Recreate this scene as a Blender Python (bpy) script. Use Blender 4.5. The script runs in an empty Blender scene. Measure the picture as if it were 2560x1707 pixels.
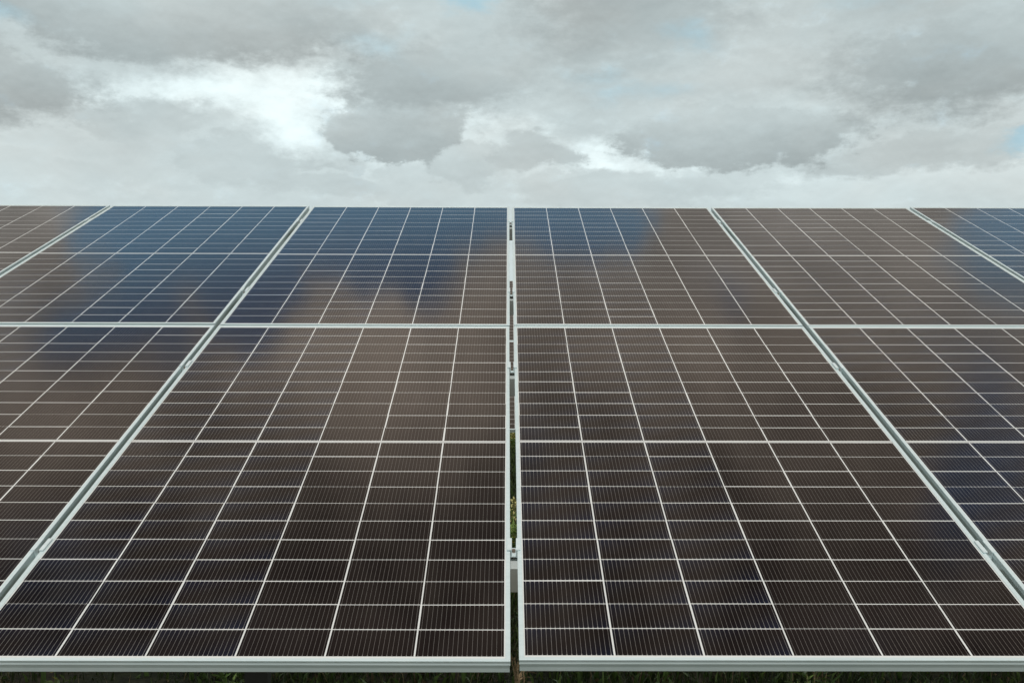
import bpy, bmesh, math, random
import numpy as np
from mathutils import Vector, Matrix, Quaternion
R = math.radians
random.seed(7); rng = np.random.default_rng(11)
scene = bpy.context.scene
COL = scene.collection

# ------------------------------------------------------------------ dimensions
GAP = .020; PW = 1.303; PL = 2.384; MID = .014
PITCH = PW + GAP
TILT = .359562
BASE = Vector((0, 2.46244, .87347))                # lower edge of the near row, middle of the centre gap
CAM_H = 1.6
ROW_STEP = 7.25

# ------------------------------------------------------------------ node helpers
class NT:
    def __init__(s, tree):
        s.t = tree; s.n = tree.nodes; s.l = tree.links; s.n.clear()
    def node(s, kind, **kw):
        n = s.n.new(kind)
        for k, v in kw.items(): setattr(n, k, v)
        return n
    def put(s, sock, v):
        if isinstance(v, bpy.types.NodeSocket): s.l.new(v, sock)
        elif v is not None: sock.default_value = v
    def m(s, op, a, b=None, c=None, clamp=False):
        n = s.node('ShaderNodeMath', operation=op, use_clamp=clamp)
        s.put(n.inputs[0], a)
        if b is not None: s.put(n.inputs[1], b)
        if c is not None: s.put(n.inputs[2], c)
        return n.outputs[0]
    def v(s, op, a, b=None, scale=None):
        n = s.node('ShaderNodeVectorMath', operation=op)
        s.put(n.inputs[0], a)
        if b is not None: s.put(n.inputs[1], b)
        if scale is not None: s.put(n.inputs['Scale'], scale)
        return n.outputs['Value'] if op in ('LENGTH', 'DOT_PRODUCT', 'DISTANCE') else n.outputs[0]
    def xyz(s, x, y, z=0.):
        n = s.node('ShaderNodeCombineXYZ')
        for i, q in enumerate((x, y, z)): s.put(n.inputs[i], q)
        return n.outputs[0]
    def sep(s, a):
        n = s.node('ShaderNodeSeparateXYZ'); s.put(n.inputs[0], a); return n.outputs
    def noise(s, vec, scale, detail=4., rough=.55, out='Fac'):
        n = s.node('ShaderNodeTexNoise'); s.put(n.inputs['Vector'], vec)
        n.inputs['Scale'].default_value = scale; n.inputs['Detail'].default_value = detail; n.inputs['Roughness'].default_value = rough
        return n.outputs[out]
    def step(s, x, a, b, lo=0., hi=1.):
        n = s.node('ShaderNodeMapRange', interpolation_type='SMOOTHSTEP')
        s.put(n.inputs['Value'], x)
        for k, q in (('From Min', a), ('From Max', b), ('To Min', lo), ('To Max', hi)): n.inputs[k].default_value = q
        return n.outputs[0]
    def mix(s, f, a, b):
        n = s.node('ShaderNodeMix', data_type='RGBA')
        s.put(n.inputs[0], f)
        for k, q in ((6, a), (7, b)):
            s.put(n.inputs[k], q if isinstance(q, bpy.types.NodeSocket) else (*q, 1.))
        return n.outputs[2]

def material(name):
    m = bpy.data.materials.new(name); m.use_nodes = True
    t = NT(m.node_tree)
    out = t.node('ShaderNodeOutputMaterial'); p = t.node('ShaderNodeBsdfPrincipled')
    t.l.new(p.outputs[0], out.inputs[0])
    return m, t, p

def set_p(t, p, **kw):
    for k, v in kw.items():
        k = k.replace('_', ' ')
        if isinstance(v, tuple) and len(v) == 3: v = (*v, 1.)
        t.put(p.inputs[k], v)

# ------------------------------------------------------------------ materials
GLASS = dict(Roughness=.10, IOR=1.40)
def cell_material():
    m, t, p = material('silicon_cell')
    uv = t.node('ShaderNodeUVMap', uv_map='cell').outputs[0]
    u, v, _ = t.sep(uv)
    at = t.node('ShaderNodeVertexColor', layer_name='tone').outputs[0]
    fr = t.m('FRACT', t.m('MULTIPLY', u, 18.))
    d = t.m('MULTIPLY', t.m('ABSOLUTE', t.m('SUBTRACT', fr, .5)), .01167)      # metres from the ribbon
    ve = t.m('SUBTRACT', .5, t.m('ABSOLUTE', t.m('SUBTRACT', v, .5)))          # 0 at the long edges of the half cell
    flare = t.step(ve, 0., .075, .00115, 0.)
    hw = t.m('ADD', .00034, flare)
    f = t.m('LESS_THAN', d, hw)
    tr, tg, tb = t.sep(at)
    obj = t.node('ShaderNodeTexCoord').outputs['Object']
    n = t.noise(obj, 2.2, 3.)
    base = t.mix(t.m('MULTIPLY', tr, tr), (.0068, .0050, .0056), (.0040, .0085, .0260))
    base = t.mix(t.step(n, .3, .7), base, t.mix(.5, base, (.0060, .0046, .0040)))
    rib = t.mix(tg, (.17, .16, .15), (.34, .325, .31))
    col = t.mix(f, base, rib)
    film = t.noise(t.v('MULTIPLY', obj, (9., 1.6, 1.)), 1.3, 5.)
    col = t.mix(t.step(film, .45, .8, .0, .045), col, (.20, .18, .15))      # thin film of dust washed down the slope
    vo = t.node('ShaderNodeTexVoronoi'); t.put(vo.inputs['Vector'], t.v('ADD', t.node('ShaderNodeTexCoord').outputs['Object'], t.v('MULTIPLY', t.node('ShaderNodeObjectInfo').outputs['Location'], (3.1, 1.7, .9)))); vo.inputs['Scale'].default_value = 3.2
    vr = t.sep(vo.outputs['Color'])
    sp = t.m('MULTIPLY', t.m('LESS_THAN', vo.outputs['Distance'], t.m('MULTIPLY', vr[1], .013)), t.m('GREATER_THAN', vr[0], .80))
    col = t.mix(sp, col, (.55, .54, .50))
    dust = t.noise(obj, 55., 2.)
    rough = t.step(dust, .2, .9, .055, .11)
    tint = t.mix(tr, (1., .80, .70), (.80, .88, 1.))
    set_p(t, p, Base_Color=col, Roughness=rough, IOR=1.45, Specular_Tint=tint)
    return m
def white_sheet():
    m, t, p = material('white_backsheet')
    obj = t.node('ShaderNodeTexCoord').outputs['Object']
    n = t.noise(obj, 30., 3.)
    set_p(t, p, Base_Color=t.mix(n, (.70, .71, .69), (.80, .81, .79)), **GLASS)
    return m
def alu(name, lo, hi, metal, rough, streak=(3., 40., 3.)):
    m, t, p = material(name)
    obj = t.node('ShaderNodeTexCoord').outputs['Object']
    n = t.noise(t.v('MULTIPLY', obj, streak), 1.5, 5.)
    n2 = t.noise(obj, 7., 4.)
    c = t.mix(t.step(t.m('ADD', t.m('MULTIPLY', n, .6), t.m('MULTIPLY', n2, .4)), .3, .7), lo, hi)
    set_p(t, p, Base_Color=c, Metallic=metal, Roughness=t.step(n, .2, .8, rough - .06, rough + .08))
    return m
MAT_CELL = cell_material(); MAT_WHITE = white_sheet()
MAT_FRAME = alu('anodised_aluminium', (.67, .785, .795), (.76, .87, .88), .22, .42)
MAT_CLAMP = alu('mill_aluminium', (.66, .76, .77), (.76, .85, .86), .12, .36)
MAT_STEEL = alu('galvanised_steel', (.58, .61, .59), (.74, .77, .75), .25, .45, (1., 9., 9.))
MAT_DARK = alu('shade_darkened_steel', (.035, .032, .026), (.06, .055, .045), .1, .6)  # post steel: the shade under the panels is put into this darkened base colour
MAT_BOLT = alu('weathered_bolt', (.20, .15, .115), (.34, .27, .22), .5, .5)
def plain(name, c1, c2, scale, rough=.8, sub=None):
    m, t, p = material(name)
    geo = t.node('ShaderNodeNewGeometry').outputs['Random Per Island']
    obj = t.node('ShaderNodeTexCoord').outputs['Object']
    n = t.noise(obj, scale, 4.)
    f = t.m('ADD', t.m('MULTIPLY', n, .4), t.m('MULTIPLY', geo, .6))
    set_p(t, p, Base_Color=t.mix(f, c1, c2), Roughness=rough)
    if sub: p.inputs['Specular IOR Level'].default_value = .3
    return m
MAT_GRASS = plain('grass_blade', (.040, .080, .020), (.13, .15, .055), 3., .6, True)
MAT_LEAF = plain('weed_leaf', (.10, .19, .04), (.25, .33, .085), 5., .5, True)
MAT_PALE = plain('pale_leaf', (.34, .33, .13), (.50, .46, .20), 5., .6, True)
MAT_DRY = plain('dry_stalk', (.26, .17, .09), (.48, .34, .19), 8., .8)
MAT_YELLOW = plain('yellow_petal', (.62, .44, .02), (.80, .60, .05), 20., .6)
def ground_material():
    m, t, p = material('meadow_soil')
    obj = t.node('ShaderNodeTexCoord').outputs['Object']
    a = t.noise(obj, .9, 6.); b = t.noise(obj, 14., 6., .65)
    c = t.mix(t.step(a, .42, .6), (.060, .075, .028), (.170, .125, .080))
    c = t.mix(t.step(b, .35, .7), c, (.030, .030, .016))
    set_p(t, p, Base_Color=c, Roughness=.95)
    bp = t.node('ShaderNodeBump'); bp.inputs['Strength'].default_value = .8; bp.inputs['Distance'].default_value = .03
    t.l.new(b, bp.inputs['Height']); t.l.new(bp.outputs[0], p.inputs['Normal'])
    return m
MAT_GROUND = ground_material()

# ------------------------------------------------------------------ object helpers
def tag(o, label=None, cat=None, group=None, kind=None):
    for k, v in (('label', label), ('category', cat), ('group', group), ('kind', kind)):
        if v: o[k] = v
    return o
def empty(name, mat=Matrix()):
    o = bpy.data.objects.new(name, None); COL.objects.link(o); o.matrix_world = mat; o.empty_display_size = .1
    return o
def link(name, me, mats, parent=None):
    for m in (mats if isinstance(mats, (list, tuple)) else [mats]): me.materials.append(m)
    o = bpy.data.objects.new(name, me); COL.objects.link(o)
    if parent: o.parent = parent
    return o
def mesh(name, vs, fs, smooth=False, mi=None):
    me = bpy.data.meshes.new(name); me.from_pydata(vs, [], fs); me.update()
    if smooth: me.polygons.foreach_set('use_smooth', [True] * len(fs))
    if mi is not None: me.polygons.foreach_set('material_index', mi)
    return me
def boxes(name, bl, bevel=0.):
    """bl: list of (x0,x1,y0,y1,z0,z1) -> one mesh"""
    bm = bmesh.new()
    for x0, x1, y0, y1, z0, z1 in bl:
        r = bmesh.ops.create_cube(bm, size=1.)
        bmesh.ops.scale(bm, vec=(x1 - x0, y1 - y0, z1 - z0), verts=r['verts'])
        bmesh.ops.translate(bm, vec=((x0 + x1) / 2, (y0 + y1) / 2, (z0 + z1) / 2), verts=r['verts'])
    if bevel: bmesh.ops.bevel(bm, geom=bm.edges[:], offset=bevel, segments=2, affect='EDGES')
    me = bpy.data.meshes.new(name); bm.to_mesh(me); bm.free(); return me
def extrude_profile(name, prof, axis, a, b):
    """closed profile (list of 2D points) swept along axis 'x' (profile y,z) or 'y' (profile x,z) or 'z' (profile x,y)"""
    n = len(prof)
    def pt(p, s): return {'x': (s, p[0], p[1]), 'y': (p[0], s, p[1]), 'z': (p[0], p[1], s)}[axis]
    vs = [pt(p, a) for p in prof] + [pt(p, b) for p in prof]
    fs = [(i, (i + 1) % n, n + (i + 1) % n, n + i) for i in range(n)]
    fs += [tuple(range(n - 1, -1, -1)), tuple(range(n, 2 * n))]
    me = mesh(name, vs, fs)
    bm = bmesh.new(); bm.from_mesh(me); bmesh.ops.recalc_face_normals(bm, faces=bm.faces[:]); bm.to_mesh(me); bm.free()
    return me

# ------------------------------------------------------------------ solar panel
# frame section: (inset from the outer edge, height); panel top = 0
FRAME = [(.0118, -.0062), (.0118, -.0008), (.0112, 0), (.0042, 0), (.0030, .0006), (.0006, .0006), (0, 0), (0, -.0024), (.0016, -.0028), (.0016, -.0042),
         (.0014, -.0044), (0, -.0110), (0, -.0122), (.0016, -.0128), (.0016, -.0318), (.0024, -.0330), (.030, -.0330), (.030, -.0312), (.0040, -.0312), (.0040, -.0062)]
def frame_mesh():
    vs, fs = [], []
    n = len(FRAME)
    for o, z in FRAME:
        x = PW / 2 - o
        vs += [(-x, o, z), (x, o, z), (x, PL - o, z), (-x, PL - o, z)]
    for i in range(n):
        j = (i + 1) % n
        for k in range(4):
            q = (k + 1) % 4
            fs.append((4 * i + k, 4 * i + q, 4 * j + q, 4 * j + k))
    me = mesh('frame', vs, fs)
    bm = bmesh.new(); bm.from_mesh(me); bmesh.ops.recalc_face_normals(bm, faces=bm.faces[:]); bm.to_mesh(me); bm.free()
    return me
FRAME_ME = frame_mesh()
ZG = -.0022                                         # glass level, just below the lip
MX, CP, CG = .0150, .21217, .0042                   # side margin, column pitch, column gap
MY, RP = .0205, .10578                              # end margin, row pitch
DIV0, DIV1 = MY + 11 * RP, PL - MY - 11 * RP
def array_mesh(y0, seed, bluish):
    """one half of the module: 6 x 11 half cells in one welded sheet, white sheet showing in the gaps"""
    r = random.Random(seed)
    vs, fs, mi, uv, tone = [], [], [], [], []
    x_in = PW / 2 - .0117
    y1 = y0 + 11 * RP
    cols = []
    for c in range(6):
        xa = -PW / 2 + MX + c * CP + CG / 2 * (c > 0); xb = -PW / 2 + MX + (c + 1) * CP - CG / 2 * (c < 5)
        if c == 0: xa += 0
        ys = [(y0 + .0004, y0 + .0004)]
        for k in range(1, 11):
            g = max(.0006, r.gauss(.0026, .0010)); sk = r.gauss(0, .0006); off = r.gauss(0, .0006)
            yc = y0 + k * RP + off
            ys.append((yc - g / 2 - sk / 2 * .5, yc - g / 2 + sk / 2 * .5)); ys.append((yc + g / 2 - sk / 2, yc + g / 2 + sk / 2))
        ys.append((y1 - .0004, y1 - .0004))
        dx = [r.gauss(0, .00035) for _ in ys]
        base = len(vs)
        for i, (a, b) in enumerate(ys):
            vs.append((xa + dx[i // 2], a, ZG)); vs.append((xb + dx[i // 2], b, ZG))
        cols.append((base, len(ys)))
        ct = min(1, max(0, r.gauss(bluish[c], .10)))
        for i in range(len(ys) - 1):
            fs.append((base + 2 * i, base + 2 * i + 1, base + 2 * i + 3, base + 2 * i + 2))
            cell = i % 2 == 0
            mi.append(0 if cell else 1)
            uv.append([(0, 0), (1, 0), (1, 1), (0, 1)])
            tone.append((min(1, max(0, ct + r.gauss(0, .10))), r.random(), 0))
    def strip(la, ra):                              # join two vertical chains with white sheet
        for i in range(len(la) - 1):
            fs.append((la[i], ra[i], ra[i + 1], la[i + 1])); mi.append(1); uv.append([(0, 0)] * 4); tone.append((0, 0, 0))
    for c in range(5):
        b0, n = cols[c]; b1, _ = cols[c + 1]
        strip([b0 + 2 * i + 1 for i in range(n)], [b1 + 2 * i for i in range(n)])
    for side in (0, 1):                             # side margins
        b0, n = cols[0 if side == 0 else 5]
        inner = [b0 + 2 * i + side for i in range(n)]
        outer = []
        for i in inner:
            vs.append(((-x_in if side == 0 else x_in), vs[i][1], ZG)); outer.append(len(vs) - 1)
        strip(outer, inner) if side == 0 else strip(inner, outer)
    me = mesh('cell_array', vs, fs, mi=mi)
    ul = me.uv_layers.new(name='cell'); ca = me.color_attributes.new('tone', 'FLOAT_COLOR', 'CORNER')
    k = 0
    for f in range(len(fs)):
        for j in range(4):
            ul.data[k].uv = uv[f][j]; ca.data[k].color = (*tone[f], 1); k += 1
    return me
def strip_mesh():
    x = PW / 2 - .0117; z = ZG
    w = (DIV1 - DIV0 - .0002)
    a = DIV0 + .0001
    ys = [a, a + w * .36, a + w * .64, a + w]
    vs = [(s * x, y, z) for y in ys for s in (-1, 1)]
    fs = [(2 * i, 2 * i + 1, 2 * i + 3, 2 * i + 2) for i in range(3)]
    return mesh('centre_strip', vs, fs, mi=[0, 1, 0])
def sheet_mesh():
    x = PW / 2 - .0119
    me = boxes('backsheet', [(-x, x, .0119, PL - .0119, -.0058, -.0030)])
    return me
MAT_WIRE = alu('tinned_ribbon', (.36, .37, .37), (.46, .47, .46), .3, .35)
STRIP_ME = strip_mesh(); SHEET_ME = sheet_mesh()
# white end margins: part of the frame opening, a thin border under the glass at both short ends
def margin_mesh():
    x = PW / 2 - .0117; vs, fs = [], []
    for a, b in ((.0117, MY + .0001), (PL - MY - .0001, PL - .0117)):
        i = len(vs); vs += [(-x, a, ZG - .0001), (x, a, ZG - .0001), (x, b, ZG - .0001), (-x, b, ZG - .0001)]; fs.append((i, i + 1, i + 2, i + 3))
    return vs, fs
def sheet_with_margins():
    bm = bmesh.new(); bm.from_mesh(SHEET_ME)
    x = PW / 2 - .0119
    for a, b in ((.0119, MY + .0003), (PL - MY - .0003, PL - .0119)):
        r = bmesh.ops.create_cube(bm, size=1.)
        bmesh.ops.scale(bm, vec=(2 * x, b - a, .0020), verts=r['verts'])
        bmesh.ops.translate(bm, vec=(0, (a + b) / 2, -.0033), verts=r['verts'])
    me = bpy.data.meshes.new('backsheet'); bm.to_mesh(me); bm.free(); return me
SHEET2_ME = sheet_with_margins()

def plane_matrix(u, v, w=0., row=0, twist=(0, 0, 0)):
    """frame of the panel plane: x along the row, y up the slope, z out of the glass"""
    up = Vector((0, math.cos(TILT), math.sin(TILT))); nrm = Vector((0, -math.sin(TILT), math.cos(TILT)))
    o = BASE + Vector((u, row * ROW_STEP, 0)) + up * v + nrm * w
    m = Matrix.Translation(o) @ Matrix.Rotation(TILT, 4, 'X')
    return m @ Matrix.Rotation(twist[0], 4, 'X') @ Matrix.Rotation(twist[1], 4, 'Y') @ Matrix.Rotation(twist[2], 4, 'Z')
seed = [100]
def make_panel(u, v, label, group, row=0, w=0., twist=(0, 0, 0), blue=None):
    t = empty('solar_panel', plane_matrix(u, v, w, row, twist)); tag(t, label, 'solar panel', group)
    link('frame', FRAME_ME if FRAME_ME.materials else FRAME_ME, [] if FRAME_ME.materials else MAT_FRAME, t)
    blue = blue or [[.35] * 6, [.35] * 6]
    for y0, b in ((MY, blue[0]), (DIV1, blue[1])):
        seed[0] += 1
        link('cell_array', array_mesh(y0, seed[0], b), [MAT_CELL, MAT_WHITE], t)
    link('centre_strip', STRIP_ME, [] if STRIP_ME.materials else [MAT_WHITE, MAT_WIRE], t)
    link('backsheet', SHEET2_ME, [] if SHEET2_ME.materials else MAT_WHITE, t)
    return t
UP = PL + MID
cu = lambda k: (k + .5) * PITCH                     # k = -3 .. 2, centre of a column
near = 'solar panels of the near row'
PANELS = [
 (-3, 0, 'lower row panel out past the left edge, beside the cut off left one', 0),
 (-2, 0, 'lower row panel cut off by the left photo edge, brown with dark blue corner', 0),
 (-1, 0, 'big front panel left of the centre gap, brown above and nearly black below', 0),
 (0, 0, 'big front panel right of the centre gap, dark brown all over with white specks', 0),
 (1, 0, 'lower row panel cut off by the right photo edge, with dark blue patches', 0),
 (2, 0, 'lower row panel out past the right edge, beside the cut off right one', 0),
 (-3, 1, 'upper row panel in the far left corner, grey brown, cut off by photo edge', 0),
 (-2, 1, 'upper row panel second from the left, half grey brown and half blue', 0),
 (-1, 1, 'bluest upper row panel, directly left of the centre gap', 0),
 (0, 1, 'upper row panel right of the centre gap, blue corner fading to grey brown', 0),
 (1, 1, 'upper row panel second from the right, even grey brown without any blue', 0),
 (2, 1, 'upper row panel in the far right corner, dark blue, cut off by photo edge', 0)]
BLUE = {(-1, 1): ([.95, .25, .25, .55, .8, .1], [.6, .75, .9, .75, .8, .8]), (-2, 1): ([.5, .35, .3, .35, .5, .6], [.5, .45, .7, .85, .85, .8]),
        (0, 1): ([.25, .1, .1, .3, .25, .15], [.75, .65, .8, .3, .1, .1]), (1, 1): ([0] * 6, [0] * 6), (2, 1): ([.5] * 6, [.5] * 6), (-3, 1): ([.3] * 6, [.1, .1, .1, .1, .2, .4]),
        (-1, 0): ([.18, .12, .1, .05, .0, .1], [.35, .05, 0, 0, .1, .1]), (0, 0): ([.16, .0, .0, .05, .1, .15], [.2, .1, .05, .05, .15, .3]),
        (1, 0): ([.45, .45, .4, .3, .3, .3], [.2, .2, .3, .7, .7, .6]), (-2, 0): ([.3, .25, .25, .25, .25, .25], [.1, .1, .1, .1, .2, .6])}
pr = random.Random(5)
for k, j, lab, _ in PANELS:
    dw = {-3: .010, -2: .003}.get(k, 0) * j
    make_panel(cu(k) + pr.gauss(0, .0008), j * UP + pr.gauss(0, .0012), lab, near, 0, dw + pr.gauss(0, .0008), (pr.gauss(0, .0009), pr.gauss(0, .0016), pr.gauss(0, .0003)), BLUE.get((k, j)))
far = 'solar panels of the row behind'
SEAM2 = .078
for k, j, lab in ((-1, 0, 'lower panel of the row behind, left of its seam, seen through the centre gap'),
                  (0, 0, 'lower panel of the row behind, a sliver right of its seam in centre gap'),
                  (-1, 1, 'upper panel of the row behind, left of its seam, seen through the centre gap'),
                  (0, 1, 'upper panel of the row behind, a sliver right of its seam in centre gap')):
    make_panel(cu(k) + SEAM2, j * UP, lab, far, 1)

# ------------------------------------------------------------------ clamps and steel
CLAMP_V = [.505, 1.895, 2.915, 4.375]
def hat_mesh():
    th, d = .0035, .021
    a, b, wing = -.027, .020, .036
    x0, x1 = .0094, .0185
    z0 = .0009
    bl = []
    for s in (-1, 1):
        xs = sorted((s * (x0 - th), s * x1)); bl.append((xs[0], xs[1], a, wing, z0, z0 + th))
        xs = sorted((s * (x0 - th), s * x0)); bl.append((xs[0], xs[1], a + .0005, b, -d, z0 - .0002))
    bl.append((-x0 + th + .0001, x0 - th - .0001, a + .001, b - .001, -d, -d + th))
    return boxes('body', bl, .0006)
def bolt_mesh():
    bm = bmesh.new()
    def cyl(r, z0, z1, n, y=-.004):
        q = bmesh.ops.create_cone(bm, cap_ends=True, segments=n, radius1=r, radius2=r, depth=z1 - z0)
        bmesh.ops.translate(bm, vec=(0, y, (z0 + z1) / 2), verts=q['verts'])
    cyl(.0056, -.0174, -.0095, 6); cyl(.0026, -.0095, -.0075, 6); cyl(.0038, -.0325, -.0172, 12)
    me = bpy.data.meshes.new('bolt'); bm.to_mesh(me); bm.free(); return me
HAT_ME, BOLT_ME = hat_mesh(), bolt_mesh()
NUT_ME = boxes('nut', [(-.0075, .0075, -.012, .004, -.0328, -.0275)], .0008)
proto_clamp = None
def place_clamp(u, v, label):
    global proto_clamp
    mat = plane_matrix(u, v, 0, 0, (0, 0, pr.gauss(0, .01)))
    if proto_clamp is None:
        c = empty('panel_clamp', mat)
        link('body', HAT_ME, MAT_CLAMP, c); b = link('bolt', BOLT_ME, MAT_BOLT, c); link('nut', NUT_ME, MAT_BOLT, b)
        proto_clamp = c
    else:
        c = proto_clamp.copy(); COL.objects.link(c); c.matrix_world = mat
        for ch in proto_clamp.children:
            d = ch.copy(); COL.objects.link(d); d.parent = c
            for gc in ch.children:
                e = gc.copy(); COL.objects.link(e); e.parent = d
    tag(c, label, 'clamp', 'aluminium clamps between the panels')
SN = {-2: 'far left seam', -1: 'seam left of centre gap', 0: 'centre gap', 1: 'seam right of centre gap', 2: 'far right seam'}
VN = ['lowest clamp in the %s, between the front panels', 'second lowest clamp in the %s, just below the middle joint', 'second highest clamp in the %s, over the middle joint', 'highest clamp in the %s, near the top edge of the panels']
for k, vi in [(0, 0), (0, 1), (0, 2), (0, 3), (-1, 0), (-1, 1), (-1, 2), (-1, 3), (1, 0), (1, 1), (1, 2), (1, 3), (-2, 3), (2, 3)]:
    if abs(k) == 2: lab = 'small bright clamp in the %s, the only one there, near the top edge' % SN[k]
    else: lab = VN[vi] % SN[k]
    place_clamp(k * PITCH, CLAMP_V[vi] + pr.gauss(0, .003), lab)
# purlins: C sections running along the row below the frames
def purlin_mesh(x0, x1):
    h, d, t, lip = .075, .066, .003, .014
    pf = [(0, 0), (d, 0), (d, -lip), (d - t, -lip), (d - t, -t), (t, -t), (t, -h + t), (d - t, -h + t), (d - t, -h + lip), (d, -h + lip), (d, -h), (0, -h)]
    return extrude_profile('purlin', pf, 'x', x0, x1)
PM = purlin_mesh(-3.97, 3.97)
for i, (v, lab) in enumerate(zip(CLAMP_V, ('galvanised beam crossing the centre gap just below its lowest clamp', 'galvanised beam crossing the centre gap below the middle joint of the panels',
                              'galvanised beam crossing the centre gap right above the middle joint', 'galvanised beam crossing the centre gap highest up, near the top edge'))):
    o = link('support_beam', PM, [] if PM.materials else MAT_STEEL)
    o.matrix_world = plane_matrix(0, v - .058, -.0336)
    tag(o, lab, 'beam', 'beams under the panels')
# leg of the table: C post under the front, seen below the front edge
def cpost(name, w, d, t, z0, z1):
    pf = [(-w / 2, 0), (w / 2, 0), (w / 2, d), (w / 2 - .02, d), (w / 2 - .02, d - t), (w / 2 - t, d - t), (w / 2 - t, t), (-w / 2 + t, t), (-w / 2 + t, d - t), (-w / 2 + .02, d - t), (-w / 2 + .02, d), (-w / 2, d)]
    return extrude_profile(name, pf, 'z', z0, z1)
def slope_pt(v, w=0):
    return plane_matrix(0, v, w).translation
POST_X = -.97
vp = 1.55
pz = slope_pt(vp, -.20)
post = empty('support_post', Matrix.Translation((POST_X, pz.y, 0)))
tag(post, 'dark steel post in the shade under the front edge of the left panel', 'post')
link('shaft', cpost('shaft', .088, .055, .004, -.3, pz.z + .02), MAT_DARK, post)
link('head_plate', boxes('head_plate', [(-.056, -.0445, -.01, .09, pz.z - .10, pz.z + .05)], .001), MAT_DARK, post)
raf = extrude_profile('rafter', [(-.03, 0), (.03, 0), (.03, -.004), (-.026, -.004), (-.026, -.086), (.03, -.086), (.03, -.09), (-.03, -.09)], 'y', .30, 4.55)
o = link('rafter', raf, MAT_STEEL); o.matrix_world = plane_matrix(POST_X, 0, -.1092)
tag(o, 'sloping steel rafter on the shaded post, under the left panels', 'rafter')

# ------------------------------------------------------------------ ground
bm = bmesh.new()
bmesh.ops.create_grid(bm, x_segments=90, y_segments=90, size=30)
for v in bm.verts:
    v.co.z = .025 * math.sin(v.co.x * 1.7 + .6 * v.co.y) + .02 * math.sin(v.co.y * 2.3 - v.co.x * .8) - .03
for e in [e for e in bm.edges if e.is_boundary]: pass
bd = [v for v in bm.verts if v.is_boundary]
me = bpy.data.meshes.new('ground'); bm.to_mesh(me); bm.free()
# one sheet: the fine middle is welded to a wide apron that reaches the horizon
bm = bmesh.new(); bm.from_mesh(me)
for v in bm.verts:
    if v.is_boundary: v.co.z = -.03
ring = [e for e in bm.edges if e.is_boundary]
ex = bmesh.ops.extrude_edge_only(bm, edges=ring)
for g in ex['geom']:
    if isinstance(g, bmesh.types.BMVert): g.co.x *= 50; g.co.y *= 50
bmesh.ops.recalc_face_normals(bm, faces=bm.faces[:])
bm.to_mesh(me); bm.free()
ground = link('ground', me, MAT_GROUND); ground.location = (0, 12, 0)
tag(ground, kind='structure')
def gz(x, y):
    y = y - 12
    return .025 * np.sin(x * 1.7 + .6 * y) + .02 * np.sin(y * 2.3 - x * .8) - .03

def blades(name, regions, mat):
    V, F = [], []
    off = 0
    for (x0, x1, y0, y1, n, hm, wm) in regions:
        x = rng.uniform(x0, x1, n); y = rng.uniform(y0, y1, n)
        keep = (np.sin(x * 3.1 + np.sin(y * 2.2) * 2) + np.sin(y * 3.7 + x) + rng.normal(0, .9, n)) > -.9
        x, y = x[keep], y[keep]; n = len(x)
        h = hm * rng.gamma(5, .2, n); w = wm * rng.uniform(.6, 1.4, n)
        a = rng.uniform(0, 2 * np.pi, n); b = rng.uniform(0, 2 * np.pi, n); lean = h * rng.uniform(.1, .9, n)
        z = gz(x, y) - .005
        dx, dy = np.cos(a) * w / 2, np.sin(a) * w / 2
        lx, ly = np.cos(b) * lean, np.sin(b) * lean
        p = np.empty((n, 5, 3))
        p[:, 0] = np.stack([x - dx, y - dy, z], 1); p[:, 1] = np.stack([x + dx, y + dy, z], 1)
        p[:, 2] = np.stack([x + dx * .8 + lx * .35, y + dy * .8 + ly * .35, z + h * .6], 1); p[:, 3] = np.stack([x - dx * .8 + lx * .35, y - dy * .8 + ly * .35, z + h * .6], 1)
        p[:, 4] = np.stack([x + lx, y + ly, z + h * (1 - .25 * rng.random(n))], 1)
        V.append(p.reshape(-1, 3)); i = off + 5 * np.arange(n)
        F.append((i, n)); off += 5 * n
    V = np.concatenate(V)
    loops, starts, tot = [], [], []
    s = 0
    for i, n in F:
        q = np.stack([i, i + 1, i + 2, i + 3, i + 3, i + 2, i + 4], 1)
        loops.append(q.reshape(-1))
        st = s + 7 * np.arange(n)
        starts.append(np.stack([st, st + 4], 1).reshape(-1)); s += 7 * n
    loops = np.concatenate(loops); starts = np.concatenate(starts)
    me = bpy.data.meshes.new(name)
    me.vertices.add(len(V)); me.vertices.foreach_set('co', V.astype(np.float32).reshape(-1))
    me.loops.add(len(loops)); me.loops.foreach_set('vertex_index', loops.astype(np.int32))
    me.polygons.add(len(starts)); me.polygons.foreach_set('loop_start', starts.astype(np.int32))
    me.update(calc_edges=True); me.validate()
    return link(name, me, mat)
g = blades('grass', [(-3.4, 3.4, 3.6, 8.8, 52000, .065, .006), (-.8, .8, 8.6, 11.2, 16000, .14, .007), (-.9, .9, 11.2, 24, 16000, .16, .011),
                     (-6, 6, 1.0, 12, 26000, .07, .010)], MAT_GRASS)
tag(g, 'rough meadow grass growing under and between the panel rows', 'grass', kind='stuff')
g = blades('ground_cover', [(-3.4, 3.4, 3.8, 8.8, 12000, .06, .020), (-.8, .8, 8.6, 24, 8000, .13, .03)], MAT_LEAF)
tag(g, 'low broad leaved green plants spread through the grass', 'ground cover', kind='stuff')
g = blades('dead_grass', [(-3.4, 3.4, 3.6, 8.8, 5000, .10, .004), (-.8, .8, 8.6, 24, 3500, .12, .006), (-3.4, 3.4, 4.0, 8.8, 3500, .03, .022)], MAT_DRY)
tag(g, 'dry straw coloured blades and litter scattered in the meadow grass', 'dry grass', kind='stuff')

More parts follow.
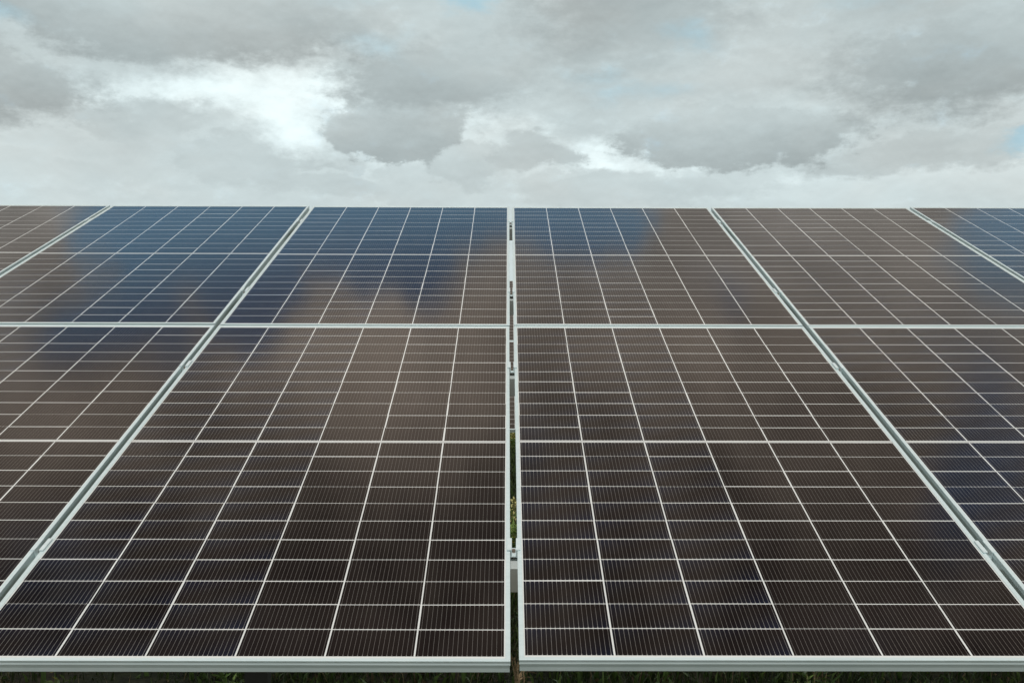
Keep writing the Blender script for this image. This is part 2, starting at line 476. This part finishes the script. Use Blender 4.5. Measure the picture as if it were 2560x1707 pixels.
def leafy(n, rad, h, lw, ll, seed_, droop=.4):
    r = random.Random(seed_); vs, fs = [], []
    for _ in range(n):
        a = r.uniform(0, 2 * math.pi); z = h * r.uniform(.15, 1.) ; q = rad * math.sqrt(r.random()) * (1.1 - .5 * z / h)
        c = Vector((math.cos(a) * q, math.sin(a) * q, z))
        d = Vector((math.cos(a + r.gauss(0, .7)), math.sin(a + r.gauss(0, .7)), r.uniform(-droop, .8))).normalized()
        s = d.cross(Vector((r.gauss(0, .3), r.gauss(0, .3), 1))).normalized(); nrm = s.cross(d)
        l = ll * r.uniform(.6, 1.3); w = lw * r.uniform(.6, 1.3)
        i = len(vs)
        vs += [c, c + d * l * .45 + s * w / 2 + nrm * l * .08, c + d * l * .45 - s * w / 2 + nrm * l * .08, c + d * l]
        fs += [(i, i + 1, i + 3), (i, i + 3, i + 2)]
    return mesh('foliage', [tuple(v) for v in vs], fs)
def stems(n, rad, h, r0, seed_):
    r = random.Random(seed_); vs, fs, tips = [], [], []
    for _ in range(n):
        a = r.uniform(0, 2 * math.pi); q = rad * r.random()
        tip = Vector((math.cos(a) * q, math.sin(a) * q, h * r.uniform(.75, 1.05))); b = Vector((tip.x * .15, tip.y * .15, -.02))
        mid = (b + tip) / 2 + Vector((r.gauss(0, .012), r.gauss(0, .012), .02))
        i = len(vs)
        for c, k in ((b, 1), (mid, .8), (tip, .5)):
            for j in range(4): vs.append((c.x + math.cos(j * math.pi / 2) * r0 * k, c.y + math.sin(j * math.pi / 2) * r0 * k, c.z))
        for s in (0, 4):
            for j in range(4): fs.append((i + s + j, i + s + (j + 1) % 4, i + s + 4 + (j + 1) % 4, i + s + 4 + j))
        tips.append(tip)
    return mesh('stem', vs, fs), tips
def flower_mesh(rad):
    vs, fs = [(0, 0, 0)], []
    n = 9
    for k in range(n):
        a = 2 * math.pi * k / n
        for da, q, z in ((-.26, .7, .12), (0, 1., .18), (.26, .7, .12)): vs.append((math.cos(a + da) * q * rad, math.sin(a + da) * q * rad, z * rad))
        i = 1 + 3 * k; fs += [(0, i, i + 1), (0, i + 1, i + 2)]
    c = len(vs)
    vs.append((0, 0, rad * .3))
    for k in range(n): a = 2 * math.pi * k / n; vs.append((math.cos(a) * rad * .32, math.sin(a) * rad * .32, rad * .08))
    for k in range(n): fs.append((c, c + 1 + k, c + 1 + (k + 1) % n))
    return mesh('flower', vs, fs)
FL = flower_mesh(.022)
def weed(x, y, label, h, rad, nleaf, mat, nstem, nflow, cat='weed', lw=.02, ll=.055, smat=None, sr=.003):
    t = empty('weed_plant', Matrix.Translation((x, y, float(gz(x, y))))); tag(t, label, cat, 'weeds growing around the panels')
    s = int(1000 * x + 77 * y)
    if nleaf: link('foliage', leafy(nleaf, rad, h, lw, ll, s), mat, t)
    sm, tips = stems(nstem, rad, h, sr, s + 1)
    so_ = link('stem', sm, smat or MAT_LEAF, t)
    for tip in tips[:nflow]:
        f = link('flower', FL, [] if FL.materials else MAT_YELLOW, so_); f.location = tip; f.rotation_euler = (random.gauss(.3, .3), random.gauss(0, .3), random.random() * 6)
    return t
weed(-1.275, 4.80, 'bright green sprig lit by the sun below the left panel, beside the dark post', .24, .05, 60, MAT_LEAF, 3, 0)
weed(.04, 4.78, 'dry brown stalks catching sun right below the centre gap', .22, .05, 14, MAT_DRY, 7, 0, smat=MAT_DRY, sr=.004)
weed(1.375, 4.80, 'sunlit green weed with dry stalks below the right front panel', .22, .08, 60, MAT_LEAF, 5, 0, smat=MAT_DRY)
weed(-2.12, 4.92, 'small yellow flower in dark grass, below the front edge at far left', .17, .04, 14, MAT_LEAF, 2, 2)
weed(.70, 4.92, 'small yellow flower in dark grass below the front edge, right of centre', .17, .04, 14, MAT_LEAF, 2, 1)
weed(.045, 7.75, 'yellow flowering weed seen in the centre gap just above its lowest clamp', .26, .10, 130, MAT_LEAF, 9, 8)
weed(.055, 9.25, 'pale yellow leafy bush, topmost bright plant in the sunlit strip of the centre gap', .34, .13, 320, MAT_PALE, 8, 0, lw=.024, ll=.05)
weed(.050, 8.70, 'dark green bushy weed in the sunlit strip of the centre gap', .22, .15, 260, MAT_LEAF, 5, 0)
weed(.080, 16.3, 'yellowish green bush far off in the centre gap, right under the row behind', .40, .3, 420, MAT_PALE, 6, 0, lw=.04, ll=.08)
weed(.075, 15.1, 'deep green bush far off in the centre gap, in front of the yellowish one', .30, .3, 420, MAT_LEAF, 6, 0, lw=.04, ll=.08)

# ------------------------------------------------------------------ sky
SUN_EL, SUN_AZ = R(59), R(183.5)                    # azimuth clockwise from +Y
sun_dir = Vector((math.sin(SUN_AZ) * math.cos(SUN_EL), math.cos(SUN_AZ) * math.cos(SUN_EL), math.sin(SUN_EL)))
world = bpy.data.worlds.new('World'); scene.world = world; world.use_nodes = True
t = NT(world.node_tree)
out = t.node('ShaderNodeOutputWorld')
sky = t.node('ShaderNodeTexSky', sky_type='NISHITA'); sky.sun_disc = False
sky.sun_elevation = SUN_EL; sky.sun_rotation = SUN_AZ; sky.air_density = 1.; sky.dust_density = .6; sky.ozone_density = 1.5
bg_sky = t.node('ShaderNodeBackground'); bg_sky.inputs[1].default_value = .115
dirn = t.v('NORMALIZE', t.node('ShaderNodeTexCoord').outputs['Generated'])
dx, dy, dz = t.sep(dirn)
az = t.m('MULTIPLY', t.m('ARCTAN2', dx, dy), 57.29578)
el = t.m('MULTIPLY', t.m('ARCSINE', dz), 57.29578)
p = t.xyz(az, el)
# cloud noise is read on a flat deck so that it foreshortens towards the horizon
deck = t.v('MULTIPLY', p, (1., 1.75, 1.))
w1 = t.v('SUBTRACT', t.noise(deck, .11, 3., .5, 'Color'), (.5, .5, .5))
w2 = t.v('SUBTRACT', t.noise(t.v('ADD', deck, (31., 7., 0)), .42, 6., .62, 'Color'), (.5, .5, .5))
pw = t.v('ADD', p, t.v('ADD', t.v('MULTIPLY', w1, (4.5, 2.8, 0)), t.v('MULTIPLY', w2, (2.6, 2.0, 0))))
def blob(x, y, rx, ry, amp, edge=0., src=None):
    """soft patch of sky at azimuth x, elevation y (degrees); edge 0 = gaussian-like, towards 1 = crisp"""
    q = t.v('MULTIPLY', t.v('SUBTRACT', src or pw, (x, y, 0)), (1 / rx, 1 / ry, 0))
    d = t.v('LENGTH', q)
    return t.step(d, edge, 1., amp, 0.)
def total(xs):
    s = xs[0]
    for x in xs[1:]: s = t.m('ADD', s, x)
    return s
A = lambda x: (x - 1176) * .02385
L_ = lambda y: (806 - y) * .0238
def P(x, y, rx, ry, amp, edge=0.): return blob(A(x), L_(y), rx * .0239, ry * .0238, amp, edge)
fine = t.m('SUBTRACT', t.noise(t.v('ADD', deck, (17., 51., 0)), .50, 8., .60), .5)
fine_up = t.m('SUBTRACT', t.noise(t.v('ADD', deck, (17., 51.45, 0)), .50, 8., .60), .5)
lit = t.m('SUBTRACT', fine, fine_up)                 # billows lit from above
wisp = t.m('SUBTRACT', t.noise(t.v('ADD', deck, (71., 22., 0)), 1.1, 7., .62), .5)
broad = t.m('SUBTRACT', t.noise(t.v('ADD', deck, (3., 5., 0)), .10, 3., .5), .5)
gap = total([P(580, 245, 430, 140, .28), P(1380, 370, 260, 110, .2), P(650, 236, 290, 100, 1.0), P(830, 212, 190, 70, .85), P(700, 318, 120, 95, .95), P(400, 240, 230, 55, .70), P(230, 275, 150, 50, .40),
             P(930, 350, 190, 55, .55), P(1070, 302, 170, 60, .50), P(1370, 362, 150, 80, .95), P(1530, 395, 140, 42, .65), P(1210, 305, 140, 40, .45), P(1780, 425, 260, 50, .30), P(2300, 400, 170, 45, .40), P(190, 290, 120, 45, .35)])
gap = t.step(t.m('ADD', gap, t.m('ADD', t.m('MULTIPLY', fine, 1.3), t.m('MULTIPLY', wisp, .6))), -.02, 1.45)
lum = t.m('ADD', t.step(el, 4., 17., .72, .63), t.m('MULTIPLY', gap, .385))
lum = t.m('ADD', lum, t.m('ADD', t.m('MULTIPLY', broad, .16), t.m('ADD', t.m('MULTIPLY', fine, .07), t.m('ADD', t.m('MULTIPLY', lit, .12), t.m('MULTIPLY', wisp, .02)))))
def mass(x, y, rx, ry, top, base, soft=.25, alpha=.9, rag=.85, crest_=.07):
    """one cloud of the deck: ragged lit top, flat shaded base"""
    global lum
    q = t.v('MULTIPLY', t.v('SUBTRACT', pw, (A(x), L_(y), 0)), (1 / (rx * .0239), 1 / (ry * .0238), 0))
    d = t.m('ADD', t.v('LENGTH', q), t.m('ADD', t.m('MULTIPLY', fine, rag), t.m('MULTIPLY', wisp, rag * .7)))
    k = t.step(d, 1. - soft, 1. + soft * .4, alpha, 0.)
    qy = t.sep(q)[1]
    tone_ = t.m('ADD', t.step(qy, -.9, .9, base + .045, top + .065), t.m('ADD', t.m('MULTIPLY', broad, .27), t.m('ADD', t.m('MULTIPLY', fine, .06), t.m('ADD', t.m('MULTIPLY', lit, .10), t.m('MULTIPLY', wisp, .015)))))
    crest = t.m('MULTIPLY', t.m('MULTIPLY', t.step(d, .62, .95), t.step(qy, -.2, .7)), crest_)
    tone_ = t.m('ADD', tone_, crest)
    n = t.node('ShaderNodeMix', data_type='FLOAT'); t.put(n.inputs[0], k); t.put(n.inputs[2], lum); t.put(n.inputs[3], tone_)
    lum = n.outputs[0]
mass(690, 410, 230, 50, .53, .56, .5, .7)
mass(310, 352, 300, 100, .52, .66, .18, .9, .85, .10)
mass(540, 372, 130, 66, .55, .60, .18, .8, .85, .10)
mass(190, 375, 150, 60, .64, .66, .25, .7, .85, .08)
mass(130, 430, 240, 60, .64, .66, .5, .7)
mass(960, 420, 135, 75, .68, .60, .18, .9, .85, .16)
mass(1090, 372, 110, 55, .62, .57, .2, .85, .85, .15)
mass(780, 425, 110, 40, .62, .60, .25, .8, .85, .12)
mass(1235, 350, 105, 46, .54, .56, .2, .9, .85, .13)
mass(1330, 425, 130, 45, .62, .62, .2, .85, .85, .14)
mass(1560, 440, 120, 40, .64, .62, .2, .85, .85, .14)
mass(1400, 430, 190, 42, .60, .62, .4, .8)
mass(1950, 455, 330, 52, .72, .66, .2, .9, .85, .12)
mass(2240, 445, 160, 50, .72, .68, .2, .85, .85, .12)
mass(1640, 425, 170, 45, .63, .58, .4, .7)
mass(2080, 385, 260, 50, .56, .50, .4, .8)
mass(925, 298, 160, 84, .58, .42, .16)
mass(1000, 185, 240, 105, .49, .42, .45)
mass(1180, 110, 280, 100, .58, .52, .6, .8)
mass(1470, 70, 300, 105, .43, .44, .6, .9)
mass(1690, 312, 290, 88, .60, .39, .18)
mass(1620, 190, 330, 80, .56, .53, .7, .6)
mass(2210, 205, 370, 125, .53, .355, .45)
mass(2140, 50, 330, 85, .58, .55, .7, .8)
mass(70, 250, 230, 80, .50, .38, .4)
mass(400, 72, 520, 112, .60, .40, .32, .95)
mass(620, 20, 330, 60, .56, .52, .7, .8)
blue_low = total([P(1110, 12, 130, 55, .62), P(1610, 100, 140, 50, .30), P(90, 140, 120, 50, .34), P(1700, 10, 150, 40, .25), P(1960, 60, 170, 60, .22), P(1530, 215, 160, 45, .25), P(1400, 220, 110, 60, .18),
                  P(2275, 385, 85, 27, .58), P(860, 105, 120, 60, .22), P(760, 20, 200, 50, .15), P(2330, 210, 110, 60, .12), P(1390, 175, 120, 30, .2)])
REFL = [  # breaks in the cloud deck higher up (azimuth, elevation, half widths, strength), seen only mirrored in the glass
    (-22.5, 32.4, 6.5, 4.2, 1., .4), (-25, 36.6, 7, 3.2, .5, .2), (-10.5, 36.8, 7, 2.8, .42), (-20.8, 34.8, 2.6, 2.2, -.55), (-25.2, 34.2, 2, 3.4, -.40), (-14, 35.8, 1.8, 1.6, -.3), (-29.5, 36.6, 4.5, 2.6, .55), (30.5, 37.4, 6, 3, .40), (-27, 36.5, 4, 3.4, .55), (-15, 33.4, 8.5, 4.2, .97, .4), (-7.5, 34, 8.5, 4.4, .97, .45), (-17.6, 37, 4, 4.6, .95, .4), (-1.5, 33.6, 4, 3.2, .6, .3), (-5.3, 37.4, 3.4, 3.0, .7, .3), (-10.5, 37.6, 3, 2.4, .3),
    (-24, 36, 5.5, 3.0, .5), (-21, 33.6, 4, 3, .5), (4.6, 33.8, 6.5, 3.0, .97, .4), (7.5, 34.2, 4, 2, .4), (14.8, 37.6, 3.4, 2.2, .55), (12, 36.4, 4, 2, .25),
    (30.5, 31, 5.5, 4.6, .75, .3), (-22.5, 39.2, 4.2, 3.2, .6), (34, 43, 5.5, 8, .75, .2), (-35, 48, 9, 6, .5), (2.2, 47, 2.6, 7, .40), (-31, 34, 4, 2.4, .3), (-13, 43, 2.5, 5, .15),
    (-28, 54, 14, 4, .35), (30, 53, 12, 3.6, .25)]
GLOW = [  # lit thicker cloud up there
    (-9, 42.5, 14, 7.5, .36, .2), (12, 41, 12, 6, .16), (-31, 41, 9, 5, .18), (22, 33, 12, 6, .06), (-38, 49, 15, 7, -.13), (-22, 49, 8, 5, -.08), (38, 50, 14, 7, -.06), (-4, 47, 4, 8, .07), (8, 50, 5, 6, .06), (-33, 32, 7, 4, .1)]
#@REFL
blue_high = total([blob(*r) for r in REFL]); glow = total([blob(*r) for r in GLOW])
n1 = t.noise(deck, .16, 5., .55)
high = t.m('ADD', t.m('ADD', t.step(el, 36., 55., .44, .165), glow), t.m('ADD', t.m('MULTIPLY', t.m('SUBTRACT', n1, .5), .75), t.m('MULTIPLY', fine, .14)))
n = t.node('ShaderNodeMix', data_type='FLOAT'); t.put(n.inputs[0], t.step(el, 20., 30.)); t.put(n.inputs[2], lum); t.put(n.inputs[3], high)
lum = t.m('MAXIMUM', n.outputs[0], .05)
warm = t.step(t.noise(deck, .09, 3.), .40, .65)
tint = t.mix(warm, (.852, .985, 1.0), (.882, .985, .985))
tint = t.mix(t.step(el, 22., 33.), tint, t.mix(t.step(el, 34., 41.), (1.04, .975, .89), (1.11, .955, .80)))
ccol = t.v('SCALE', tint, scale=lum)
thin = t.step(t.m('ADD', blue_low, t.m('MULTIPLY', fine, .5)), .0, .62, 0., .68)
ccol = t.mix(thin, ccol, (.35, .59, .71))
t.l.new(t.v('ADD', sky.outputs[0], t.v('SCALE', (.80, 2.2, 2.9), scale=t.step(el, 32.5, 38., 1., .12))), bg_sky.inputs[0])   # clear blue behind a thin veil of high cloud
bg_cloud = t.node('ShaderNodeBackground'); t.l.new(ccol, bg_cloud.inputs[0]); bg_cloud.inputs[1].default_value = 1.
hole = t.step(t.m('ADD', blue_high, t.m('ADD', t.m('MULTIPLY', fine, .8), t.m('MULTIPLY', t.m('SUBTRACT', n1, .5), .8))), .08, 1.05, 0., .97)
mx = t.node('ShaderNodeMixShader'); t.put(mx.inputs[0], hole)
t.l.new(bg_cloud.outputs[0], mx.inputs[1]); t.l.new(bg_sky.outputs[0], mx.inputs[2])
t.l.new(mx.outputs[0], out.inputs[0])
world.cycles.sampling_method = 'MANUAL'; world.cycles.sample_map_resolution = 512

sl = bpy.data.lights.new('sun', 'SUN'); sl.energy = 2.1; sl.angle = R(1.2); sl.color = (1., .99, .965)
so = bpy.data.objects.new('sun', sl); COL.objects.link(so); so.rotation_mode = 'QUATERNION'; so.rotation_quaternion = sun_dir.to_track_quat('Z', 'Y'); so.location = (0, -5, 30)

# ------------------------------------------------------------------ camera
cam = bpy.data.cameras.new('camera'); co = bpy.data.objects.new('camera', cam); COL.objects.link(co)
th, roll, yaw = R(.52), -.0020978, .00454363
r1 = Vector((math.cos(yaw), -math.sin(yaw), 0)); yv = Vector((math.sin(yaw), math.cos(yaw), 0)); zv = Vector((0, 0, 1))
fwd = yv * math.cos(th) + zv * math.sin(th); up = -yv * math.sin(th) + zv * math.cos(th)
rt = r1 * math.cos(roll) - up * math.sin(roll); up2 = r1 * math.sin(roll) + up * math.cos(roll)
m = Matrix((rt, up2, -fwd)).transposed().to_4x4(); m.translation = (-.01974, 0, CAM_H)
co.matrix_world = m
cam.sensor_width = 36; cam.lens = 2614.75 / 2560 * 36; cam.clip_start = .05; cam.clip_end = 4000
scene.camera = co
vs = scene.view_settings
vs.view_transform = 'Standard'; vs.look = 'None'; vs.exposure = 0; vs.gamma = 1; vs.use_curve_mapping = False
